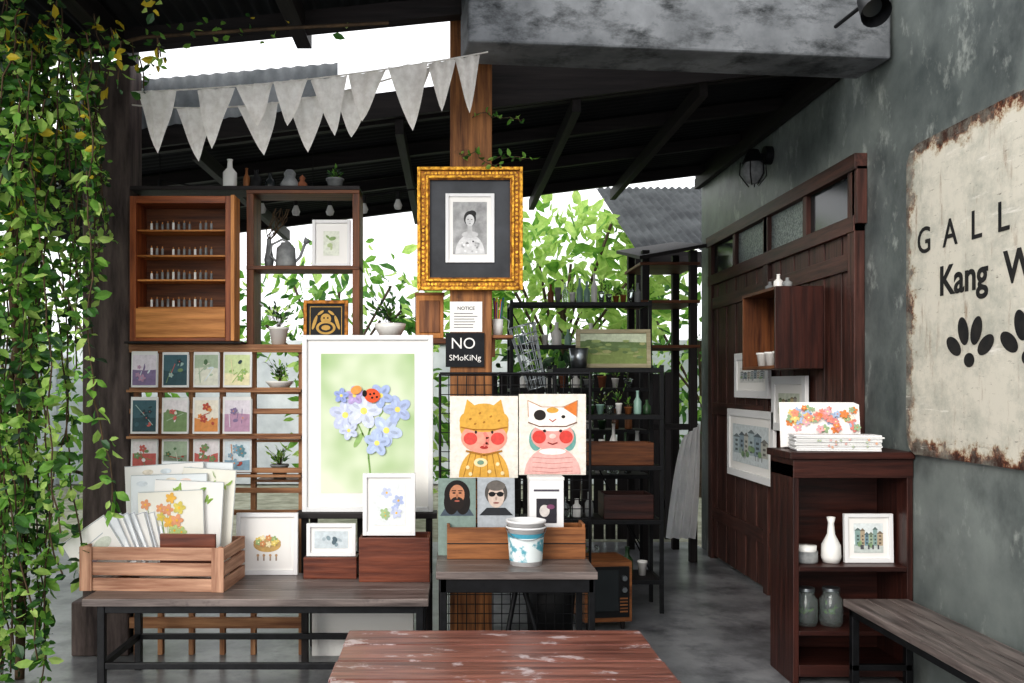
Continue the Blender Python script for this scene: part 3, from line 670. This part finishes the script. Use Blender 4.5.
frame('picture_frame',X(267,4.74),BZ+.001,4.73,.325,.325,.022,white,basket,matw=.02,bg=paper,lean=2)

b=B('slatted_crate',loc=(-1.435,4.54,BZ),rz=-3)
cw,cd,ch=.355,.18,.215
for z0 in(0,.075,.15):
    for y in(-cd,cd-.014): b.box(-cw,cw,y,y+.014,z0,z0+.062,crw['x'])
    for x in(-cw,cw-.014): b.box(x,x+.014,-cd+.014,cd-.014,z0,z0+.062,crw['y'])
for x in(-cw,cw-.02):
    for y in(-cd,cd-.02): b.box(x+(.014 if x<0 else -.014),x+(.034 if x<0 else .006),y+(.014 if y<0 else -.014),y+(.034 if y<0 else .006),0,ch,crw['z'])
b.box(-cw+.014,cw-.014,-cd+.014,cd-.014,0,.01,crw['x'])
b.box(-cw-.001,-cw+.06,-cd-.010,-cd,0,ch,crw['z']); b.box(cw-.06,cw+.001,-cd-.010,-cd,0,ch,crw['z'])
b.box(.02,cw-.06,-cd+.05,-cd+.07,.08,.27,boxw['x'])
b.done(.002)
plast=mat('clear_sleeve','#cfd5da','#e6e8ea',rough=.15,scale=3)
pp=[paper,mat('paper_cream','#e2dfd3','#ebe9df',rough=.5,scale=3),plast,mat('paper_cool','#d8dee0','#e4e8ea',rough=.4,scale=3)]
b=B('art_prints_stack',loc=(-1.435,4.54,BZ+.012),rz=-3)
for i in range(14):
    w=.25; h=.3; a=34-i*2.2+R(-4,4)
    b.T=Matrix.Translation((-.22+.014*i,-.12+.012*i,.03))@Matrix.Rotation(math.radians(-12),4,'X')@Matrix.Rotation(math.radians(-a*.95),4,'Y')
    b.box(-w/2,w/2,0,.003,.03,h,plast if i%2 else paper)
    b.line([(-w*.49,h*.985),(w*.49,h*.985)],.003,-.001,flat('#a8aeb6')); b.line([(w*.49,h*.2),(w*.49,h*.985)],.003,-.001,flat('#a8aeb6'))
    if i<5: b.line([(-w*.3,h*.7),(w*.3,h*.75)],.004,-.001,flat('#b0b6be')); b.disc(R(-.05,.05),h*.6,.05,.03,-.0015,flat('#cfd5c8')); b.disc(R(-.05,.05),h*.5,.04,.03,-.0018,flat('#c8b8c0'))
for i,(x,w,h,c) in enumerate(((.03,.34,.45,1),(.08,.36,.50,0),(.0,.40,.53,3),(.16,.28,.56,1),(-.02,.42,.58,0),(.10,.38,.59,3))):
    b.T=Matrix.Translation((x,.02+.020*i,.0))@Matrix.Rotation(math.radians(-4),4,'X')@Matrix.Rotation(math.radians((-3,2,-2,3,-4,1)[i]),4,'Y')
    b.box(-w/2,w/2,0,.004,.012,h,pp[c])
    b.line([(-w/2+.004,h-.002),(w/2-.002,h-.002),(w/2-.002,.1)],.003,-.001,flat('#aab0b4'))
    if i==0:
        for q in range(11):
            xx=R(-.14,.08); zz=R(.22,.42); b.line([(-.02,.1),(xx,zz)],.003,-.001,flat('#8fa862')); flower(b,xx,zz,R(.018,.034),-.0016-.0003*q,random.choice(['#e5b45a','#d9c86a','#e0a07a','#b7c98a','#c4a8c8']))
    if i in(1,3,5):
        for q in range(9): b.leaf((R(-.1,.12),-.003,h-R(.05,.14)),(R(-1,1),0,R(.2,1)),.045,g3)
    if i in(2,4):
        for q in range(5): b.disc(R(-.15,.15),h-R(.03,.06),.03,.014,-.001-.0002*q,flat(random.choice(['#e0d8c8','#d8dfe4','#ead6cc'])),n=12)
b.T=Matrix.Identity(4); b.done()

b=B('fern_planter',loc=(-.485,5.065,0))
b.box(-.28,.28,-.08,.08,0,.34,ceram); b.box(-.29,.29,-.088,.088,.34,.37,ceram)
for i in range(110):
    x=R(-.26,.26); a=R(-1,1); p=Vector((x,R(-.06,.0),.37)); d_=Vector((a*.6,-R(.1,.6),R(.4,1)))
    pts=[p]
    for q in range(5):
        d_.z-=.34; pts.append(pts[-1]+d_.normalized()*.03)
    b.tube(pts,.0015,stemm,4)
    for q in pts[1:]:
        for s in(-1,1): b.leaf(q,(s,-.1,.1),R(.02,.035),random.choice([g1,g2,g3]),.3)
b.done()

# ------------------------------------------------ bunting
def bunting(name,p0,p1,sag,d,flags):
    b=B(name)
    def P(t): 
        z=Z(p0[1]+(p1[1]-p0[1])*t+sag*4*t*(1-t),d); return Vector((X(p0[0]+(p1[0]-p0[0])*t,d),d,z))
    pts=[P(i/30) for i in range(31)]; b.tube(pts,.004,linen,6)
    for (a,c,hpx) in flags:
        t0=(a-p0[0])/(p1[0]-p0[0]); t1=(c-p0[0])/(p1[0]-p0[0]); A=P(t0);C=P(t1); mid=(A+C)/2
        h=hpx*d/F; sl=R(-.12,.12); n=8; vs=[];fs=[]; yy=R(-.05,.05)
        for i in range(n+1):
            s=i/n; wd=(1-s)**.8
            for j in range(n+1):
                u=(j/n-.5)*wd
                q=mid+(C-A)*u+Vector((sl*h*s,yy*s,-h*s)); q.y+=(.014*math.sin(j*1.7+a)*(1-s)+.012*math.sin(i*.8+a)); vs.append(q)
        for i in range(n):
            for j in range(n): k=i*(n+1)+j; fs.append((k,k+1,k+n+2,k+n+1))
        b.add(vs,fs,linen,True)
    return b.done()
bunting('bunting_string',(132,92),(488,52),7,4.5,[(138,176,64),(196,234,62),(236,274,44),(274,309,46),(310,347,56),(348,386,52),(388,428,64),(428,456,50),(455,480,56)])
bunting('bunting_string',(132,105),(440,62),18,4.58,[(176,212,54),(238,278,50),(288,328,56),(336,378,52),(398,432,40)])
b=B('string_lights',loc=(0,0,0)); d=5.7
pts=[Vector((X(160+i*17,d),d,Z(180+18*math.sin(i/18*3.14),d))) for i in range(19)]; b.tube(pts,.005,black,5)
for p in pts[::2]: 
    b.cyl(p,p-Vector((0,0,.05)),.014,.014,black,8); b.lathe(p.x,p.y,[(0,p.z-.115),(.02,p.z-.11),(.028,p.z-.088),(.013,p.z-.05)],bulbm,12)
for p in (pts[0],pts[-1],pts[9]): b.cyl(p,(p.x,p.y,roofz(p.x)-.0),.003,.003,black,6)
b.done()

# ------------------------------------------------ metal shelving centre
def shelving(name,x0,x1,y0,y1,ztop,shelves,zb=0,brace=True,wm=None):
    b=B(name)
    for x in(x0,x1-.025):
        for y in(y0,y1-.025): b.box(x,x+.025,y,y+.025,zb,ztop,steel)
    for z in shelves:
        b.box(x0+.025,x1-.025,y0+.004,y1-.004,z-.02,z,wm or darkw['x']); b.box(x0,x1,y0-.002,y0+.004,z-.03,z,steel)
        for x in(x0,x1-.025): b.box(x,x+.025,y0,y1,z-.03,z-.005,steel)
    if brace: b.tube([(x0+.01,y1,shelves[0]),(x1-.01,y1,.2)],.006,steel,6)
    return b.done(.002)
d1=5.9; ux0,ux1=X(553,d1),X(664,d1)
sh=[Z(p,d1) for p in (368,415,466,520,580)]
shelving('metal_shelving',ux0,ux1,d1,d1+.34,sh[0]+.02,sh)
d2=6.9; vx0,vx1=X(510,d2),X(652,d2)
sh2=[Z(p,d2) for p in (302,345,388,430,475,520)]
shelving('metal_shelving',vx0,vx1,d2,d2+.34,sh2[0]+.015,sh2)
def landsc(b,w,h):
    b.poly([(-w/2,-h/2),(w/2,-h/2),(w/2,.0),(-w/2,.05*h)],-.0006,flat('#8a9a60')); b.poly([(-w/2,.05*h),(w/2,0),(w/2,h*.2),(-w/2,.25*h)],-.0007,flat('#6f8558'))
    for i in range(26): b.disc(R(-.45,.45)*w,R(-.3,.3)*h,R(.03,.09)*w,R(.03,.08)*h,-.0012-.0003*i,flat(random.choice(['#7f9568','#9fae74','#a8aa7a','#6d8256'])),n=12)
frame('landscape_painting',X(613,d1+.15),sh[0]+.004,d1+.12,.5,.26,.028,wood('silver_frame','#8d8468','#b9b094','x'),landsc,bg=flat('#c8d2b8'),lean=4)
b=B('metal_pail',loc=(X(580,d1),d1+.06,sh[0]+.001)); b.lathe(0,0,[(0,0),(.05,0),(.065,.13),(.06,.13),(.046,.005),(0,.005)],chrome); b.done()
cols=[ceram,greyc,terra,ceram,glass,brnw['z'],g5,mat('amber_glass','#5c3416',rough=.15),mat('celadon','#8fb0a4',rough=.3)]
def row(name,x0,x1,y,z,n,hmin,hmax,rmax=.035):
    b=B(name); w=(x1-x0)/n
    for i in range(n):
        r=min(w*.44,R(.55,1)*rmax); h=R(hmin,hmax); x=x0+w*(i+.5); m=random.choice(cols)
        q=random.random()
        if q<.45: bottle(b,x,y,z,h,r,m)
        elif q<.8: pot(b,x,y,z,h*.6,r,m)
        else:
            pot(b,x,y,z,h*.45,r,m); plant(b,x,y,z+h*.38,6,.03,h*.7,[g2,g3,g5],1.0)
    b.done()
row('glass_bottles',vx0+.3,vx1-.05,d2+.15,sh2[0]+.001,13,.12,.24,.05)
row('clay_pots',vx0+.06,vx1-.4,d2+.15,sh2[1]+.001,7,.12,.2,.045)
row('clay_pots',vx0+.06,vx1-.1,d2+.15,sh2[2]+.001,9,.1,.18,.045)
row('glass_bottles',vx0+.06,vx1-.1,d2+.15,sh2[3]+.001,9,.1,.2,.045)
row('clay_pots',vx0+.06,vx1-.1,d2+.15,sh2[4]+.001,8,.1,.22,.05)
row('small_pots',ux0+.05,ux1-.05,d1+.14,sh[1]+.001,10,.08,.17,.04)
row('clay_pots',ux0+.05,ux0+.3,d1+.14,sh[3]+.001,3,.1,.2,.05)
openbox('storage_box',X(588,d1),X(655,d1),d1+.03,d1+.2,sh[2]+.001,.15,shw)
row('ceramic_cups',X(590,d1),X(652,d1),d1+.27,sh[2]+.001,5,.2,.3,.035)
openbox('storage_box',ux0+.34,ux1-.06,d1+.03,d1+.28,sh[3]+.001,.16,maho)
row('glass_jars',ux0+.06,ux1-.06,d1+.15,sh[4]+.001,6,.1,.2,.05)
b=B('vintage_television',loc=(X(607,5.55),5.5,0),rz=8)
b.box(-.15,.15,0,.3,.05,.42,brnw['x']); b.box(-.13,.13,-.01,0,.08,.39,black); b.box(-.12,.06,-.016,-.01,.12,.37,darkglass)
for z in(.32,.25): b.cyl((.095,-.01,z),(.095,-.03,z),.018,.016,chrome,14)
for i in range(5): b.box(.07,.12,-.012,-.01,.11+.02*i,.12+.02*i,brnw['x'])
for x in(-.12,.1):
    for y in(.03,.25): b.cyl((x,y,0),(x,y,.05),.012,.016,darkw['z'],8)
b.done(.006)
b=B('waste_basket',loc=(X(552,5.3),5.4,0)); b.lathe(0,0,[(0,0),(.13,0),(.16,.36),(.15,.36),(.12,.01),(0,.01)],black); b.done()

b=B('timber_frame_rack')
d=7.6
for px in (646,694):
    x=X(px,d); b.box(x-.03,x+.03,d,d+.07,0,Z(250,d),darkw['z']); b.box(x-.03,x+.03,d+.6,d+.67,0,Z(245,d),darkw['z'])
for py in (262,300,345): 
    z=Z(py,d); b.box(X(640,d),X(700,d),d-.01,d+.68,z-.025,z,shw['x'])
vs=[(X(636,d),d-.15,Z(262,d)),(X(702,d),d-.15,Z(250,d)),(X(702,d),d+.9,Z(240,d)+.1),(X(636,d),d+.9,Z(250,d)+.1)]
b.add(vs+[(v[0],v[1],v[2]+.03) for v in vs],[(0,1,2,3),(4,7,6,5),(0,4,5,1),(1,5,6,2),(2,6,7,3),(3,7,4,0)],darkw['x'])
b.box(X(640,d),X(700,d),d+.02,d+.05,Z(430,d),Z(424,d),darkw['x'])
b.done(.003)
b=B('hanging_cloth'); vs=[];fs=[]; n=34; mm=14; d=7.50
for j in range(mm+1):
    t=j/mm; xl=X(684-18*t**.6,d); xr=X(699+1*t-6*t*t,d)
    for i in range(n+1):
        s=i/n; vs.append((xl+(xr-xl)*s,d+.03*math.sin(s*22+t*2)-.02,Z(424,d)-t*.95-.10*(1-s)*(1-t)))
for j in range(mm):
    for i in range(n): k=j*(n+1)+i; fs.append((k,k+1,k+n+2,k+n+1))
b.add(vs,fs,cloth,True); b.done()

# ------------------------------------------------ RIGHT: shelf unit
rx0,rx1,ry0,ry1=1.715,2.315,4.5,4.82
b=B('bookshelf')
b.box(rx0,rx0+.03,ry0,ry1,0,1.10,maho['z']); b.box(rx1-.03,rx1,ry0,ry1,0,1.10,maho['z'])
b.box(rx0-.02,rx1,ry0-.02,ry1,1.13,1.165,maho['x']); b.box(rx0,rx1,ry0-.005,ry1,1.035,1.13,maho['x'])
b.box(rx0+.03,rx1-.03,ry0,ry1,.565,.59,maho['x']); b.box(rx0+.03,rx1-.03,ry0,ry1,.245,.27,maho['x']); b.box(rx0+.03,rx1-.03,ry0,ry1,.04,.1,maho['x'])
b.box(rx0+.03,rx1-.03,ry1-.01,ry1,.1,1.03,maho['x'])
b.done(.003)
b=B('white_vase',loc=(X(831,4.62),4.62,.591)); b.lathe(0,0,[(0,0),(.042,0),(.05,.03),(.047,.09),(.02,.145),(.015,.2),(.022,.232),(.018,.232),(.012,.2),(0,.2)],ceram,28); b.done()
b=B('candle_jar',loc=(X(806,4.62),4.62,.591)); b.lathe(0,0,[(0,0),(.055,0),(.058,.01),(.058,.06),(.056,.06),(.05,.01),(0,.01)],greyc); b.lathe(0,0,[(0,.04),(.05,.04),(.052,.088),(.0,.09)],ceram); b.done()
frame('picture_frame',2.145,.591,4.6,.25,.25,.02,white,street(['#c9d0cc','#8fa8a4','#b8a890','#7f9aa4','#a8b8a0']),matw=.03,bg=flat('#dfe6e6'),lean=2)
for px in (806,831):
    b=B('glass_jar',loc=(X(px,4.62),4.62,.271)); b.lathe(0,0,[(0,0),(.052,0),(.058,.02),(.058,.13),(.04,.155),(.04,.175),(.036,.175),(.036,.155),(.054,.13),(.054,.02),(0,.008)],glass); b.cyl((0,0,.175),(0,0,.19),.043,.043,chrome,20)
    plant(b,0,0,.02,14,.03,.08,[g2,g5],1.2); b.done()
b=B('postcard_display',loc=(1.97,4.62,1.167),rz=-8)
for i in range(9): b.box(-.21+R(-.008,.008),.21+R(-.008,.008),-.09+R(-.006,.006),.06,i*.009,i*.009+.008,papg if i%2 else white)
for e in range(16): flower(b,R(-.18,.18),R(.02,.06),.007,-.0975,random.choice(['#e0b09a','#d8b0b0','#b0c0b0']))
b.T=Matrix.Translation((-.02,.085,0.0))@Matrix.Rotation(math.radians(-10),4,'X')
for i in range(5): b.box(-.20-.004*i,.18-.004*i,i*.008,i*.008+.004,0.008,.235+.004*i,paper)
for i in range(60): flower(b,R(-.18,.16),R(.10,.215),R(.012,.024),-.001-.0004*i,random.choice(['#e09078','#e0c07a','#d88a80','#a4b6d0','#93ac88','#ecdccc','#d8a4a8','#d8844a']),random.choice(['#f0e0a0','#c67a5a']),rot=R(0,3))
b.T=Matrix.Identity(4); b.done(.001)
b=B('wall_cubby')
x0,x1,y0,y1,z0,z1=1.97,2.262,5.45,6.07,1.6,2.1; t=.02
b.box(x0,x1,y0,y0+t,z0,z1,maho['z']); b.box(x0,x1,y1-t,y1,z0,z1,shw['z']); b.box(x0,x1,y0+t,y1-t,z0,z0+t,shw['y']); b.box(x0,x1,y0+t,y1-t,z1-t,z1,shw['y']); b.box(x1-t,x1,y0+t,y1-t,z0+t,z1-t,maho['y'])
b.done(.002)
b=B('ceramic_cups',loc=(0,0,0)); 
for y in(5.6,5.75,5.9): pot(b,2.05,y,1.621,.09,.04,ceram)
b.done()
b=B('trinket_row'); 
for y,hh_ in((5.55,.06),(5.7,.1),(5.85,.07)): bottle(b,2.08,y,2.101,hh_,.03,random.choice([ceram,terra,greyc]))
b.done()
XD=WX-.083
for (pa,pb,ptop,pbot,c) in ((734,768,352,398,['#d8d8d4','#b0b4b4','#8f9aa0','#c0b8ac']),(771,805,376,432,['#cfd4c4','#9fb08a','#c8b890','#a9a49a']),(727,773,410,480,['#cdd4d6','#aab8bc','#8f9fa8','#b8b8b0'])):
    ya=XD*F/(pa-450); yb=XD*F/(pb-450); yc=(ya+yb)/2; wd=ya-yb; h=(pbot-ptop)*yc/F
    frame('picture_frame',XD,Z(pbot,yc),yc,wd,h,.055,white,street(c),matw=.06,matm=paper,bg=flat(c[0]),rz=-90)
b=B('long_bench'); zt=.45
for k in range(3): b.box(1.93+k*.107,1.93+k*.107+.104,2.3,4.42,zt-.035,zt,grw['y'])
for y in(2.5,4.34):
    for x in(1.94,2.2): b.box(x,x+.035,y,y+.035,0,zt-.035,steel)
    b.box(1.94,2.23,y,y+.03,zt-.07,zt-.035,steel); b.box(1.94,2.23,y,y+.03,.12,.15,steel)
b.box(1.94,1.97,2.5,4.37,zt-.07,zt-.035,steel)
b.done(.003)
b=B('wall_lamp',loc=(WX-.001,6.5,3.08)); b.T=Matrix.Scale(1.3,4)
b.cyl((0,0,.06),(-.04,0,.06),.05,.05,steel,20); b.cyl((-.03,0,.06),(-.1,0,.06),.012,.012,steel,10); b.cyl((-.1,0,.02),(-.1,0,.09),.06,.03,steel,18)
b.lathe(-.1,0,[(0,-.1),(.04,-.09),(.062,-.05),(.062,-.01),(.045,.02)],greyc,18)
for i in range(6):
    t=i*math.pi/3; b.tube([(-.1+.07*math.cos(t),.07*math.sin(t),.02),(-.1+.075*math.cos(t),.075*math.sin(t),-.05),(-.1+.03*math.cos(t),.03*math.sin(t),-.11)],.003,steel,5)
b.done()
b=B('spot_lamp',loc=(1.98,4.2,3.24)); b.cyl((0,.42,.1),(0,.08,.08),.01,.01,steel,8); b.cyl((0,.1,.1),(0,-.02,-.01),.035,.07,steel,20,False); b.cyl((0,.09,.09),(0,.02,.03),.03,.045,darkglass,16); b.done()

# ------------------------------------------------ vines
b=B('climbing_vine')
gl=[g1,g2,g2,g3,g3,g5,g1]
def strand(x,y,z,L,step=.045,size=.06,ms=gl,sway=.02):
    p=Vector((x,y,z)); pts=[p.copy()]; dx=R(-.01,.005)
    n=int(L/step)
    for i in range(n):
        p=p+Vector((dx+R(-sway,sway),R(-sway,sway),-step)); pts.append(p.copy())
        for q in range(3 if R(0,1)<.7 else 1):
            b.leaf(p+Vector((R(-.03,.03),R(-.03,.03),0)),(R(-1,1),R(-1,.5),R(-.9,.3)),size*R(.6,1.4),random.choice(ms),.55)
    b.tube(pts[::2],.004,stemm,4)
for i in range(42):
    d=R(3.9,4.7); px=R(-70,66)
    strand(X(px,d),d,R(2.7,3.3),R(1.0,3.1),size=.062,ms=gl if R(0,1)<.85 else [g3,g3,g4],sway=.014)
for i in range(14):
    d=R(4.2,4.7); px=R(62,102); strand(X(px,d),d,R(2.6,3.2),R(.5,1.6),size=.052,ms=gl,sway=.010)
for i in range(16):
    d=R(4.2,4.7); px=R(-60,58); z0=R(.8,2.0); strand(X(px,d),d,z0,z0-R(0,.3),size=.058,sway=.012)
for i in range(30):
    d=R(3.9,4.6); px=R(0,160); strand(X(px,d),d,R(3.05,3.3),R(.1,.3) if px>90 else R(.3,.8),size=.05,ms=[g1,g2,g5,g4,g3],sway=.02)
b.tube([(-2.2,4.6,0),(-2.15,4.55,1.2),(-2.25,4.6,2.2),(-2.1,4.5,3.1)],.025,stemm,8)
b.tube([(-2.1,4.5,3.1),(-1.5,4.4,3.2),(-.9,4.4,3.24),(-.3,4.4,3.27)],.009,stemm,6)
b.tube([(-2.35,4.7,0),(-2.3,4.6,1.2),(-2.1,4.6,2.4)],.018,stemm,8)
for i in range(70):
    t=R(0,1)**1.5; b.leaf((-2.0+1.5*t,4.38+R(-.05,.05),3.19+.05*t+R(-.06,.06)),(R(-1,1),R(-1,1),R(-1,1)),R(.03,.07),random.choice([g1,g2,g4,g4,g3]),.5)
b.done()
b=B('creeper_sprig')
for (xa,ya,za) in ((.05,4.88,2.75),(.2,4.86,2.72),(.12,4.88,2.95)):
    p=Vector((xa,ya,za)); pts=[p.copy()]
    for i in range(16):
        p+=Vector((R(.0,.035),R(-.01,.01),R(-.02,.015))); pts.append(p.copy()); b.leaf(p,(R(-1,1),R(-1,0),R(-1,1)),R(.025,.05),random.choice([g1,g2,g3]),.5)
    b.tube(pts,.0025,stemm,4)
b.done()

# ------------------------------------------------ garden foliage
def bush(name,cx,cy,cz,rx,ry,rz,n,size,ms,wid=.45,trunk=True):
    b=B(name)
    if trunk:
        b.tube([(cx,cy,-.05),(cx+.05,cy,cz*.5),(cx,cy,cz)],.05,bark,8)
        for i in range(8): b.tube([(cx,cy,cz*.6),(cx+R(-1,1)*rx*.6,cy+R(-1,1)*ry*.5,cz+R(-.4,.6)*rz)],.018,bark,5)
    for i in range(n):
        while True:
            v=Vector((R(-1,1),R(-1,1),R(-1,1)))
            if .25<v.length<1: break
        p=Vector((cx+v.x*rx,cy+v.y*ry,cz+v.z*rz))
        if p.z<.02: continue
        b.leaf(p,(v.x+R(-.6,.6),v.y+R(-.6,.6),R(-1,.4)),size*R(.6,1.4),random.choice(ms),wid)
    b.done()
bush('garden_tree',1.3,10.7,2.75,1.4,1.1,.95,1000,.24,[g2,g3,g3,g3,g3],.4)
bush('garden_tree',3.4,12.2,2.1,1.4,1.,1.6,600,.22,[g2,g3,g1],.4)
bush('garden_shrub',1.3,9.5,1.35,1.0,.4,.7,800,.15,[g1,g5,g5,g2])  # dark-leaved hedge added to darken the view behind the metal shelving
bush('garden_shrub',-.8,10.0,1.0,1.0,.6,.8,380,.17,[g2,g2,g3])
bush('garden_tree',-1.5,11.6,2.4,1.5,1.0,1.0,420,.2,[g1,g2,g3,g2])
bush('garden_shrub',-3.4,9.0,.9,1.0,.6,.9,450,.13,[g1,g2,g3])
bush('garden_tree',-4.6,12.0,2.6,1.2,1.0,1.2,400,.15,[g2,g3,g1])

# ------------------------------------------------ light & camera
w=bpy.data.worlds.new('World'); bpy.context.scene.world=w; w.use_nodes=True
bg=w.node_tree.nodes['Background']; bg.inputs['Color'].default_value=(.97,.975,1.0,1); bg.inputs['Strength'].default_value=1.4
su=bpy.data.lights.new('sun','SUN'); su.energy=1.9; su.angle=math.radians(30); su.color=(1,.95,.88)
so=bpy.data.objects.new('sun',su); bpy.context.collection.objects.link(so)
so.rotation_euler=Vector((.6,1.0,-.5)).to_track_quat('-Z','Y').to_euler()
cam=bpy.data.cameras.new('camera'); co=bpy.data.objects.new('camera',cam); bpy.context.collection.objects.link(co)
co.location=(0,0,CAMH); co.rotation_euler=(math.radians(90),0,0); cam.sensor_width=36; cam.lens=36*F/1024
cam.shift_x=62/1024; cam.shift_y=43.5/1024; cam.clip_start=.05
bpy.context.scene.camera=co
vs_=bpy.context.scene.view_settings
vs_.view_transform='Standard'
for lk in ('Medium High Contrast','Standard - Medium High Contrast'):
    try: vs_.look=lk; break
    except Exception: pass
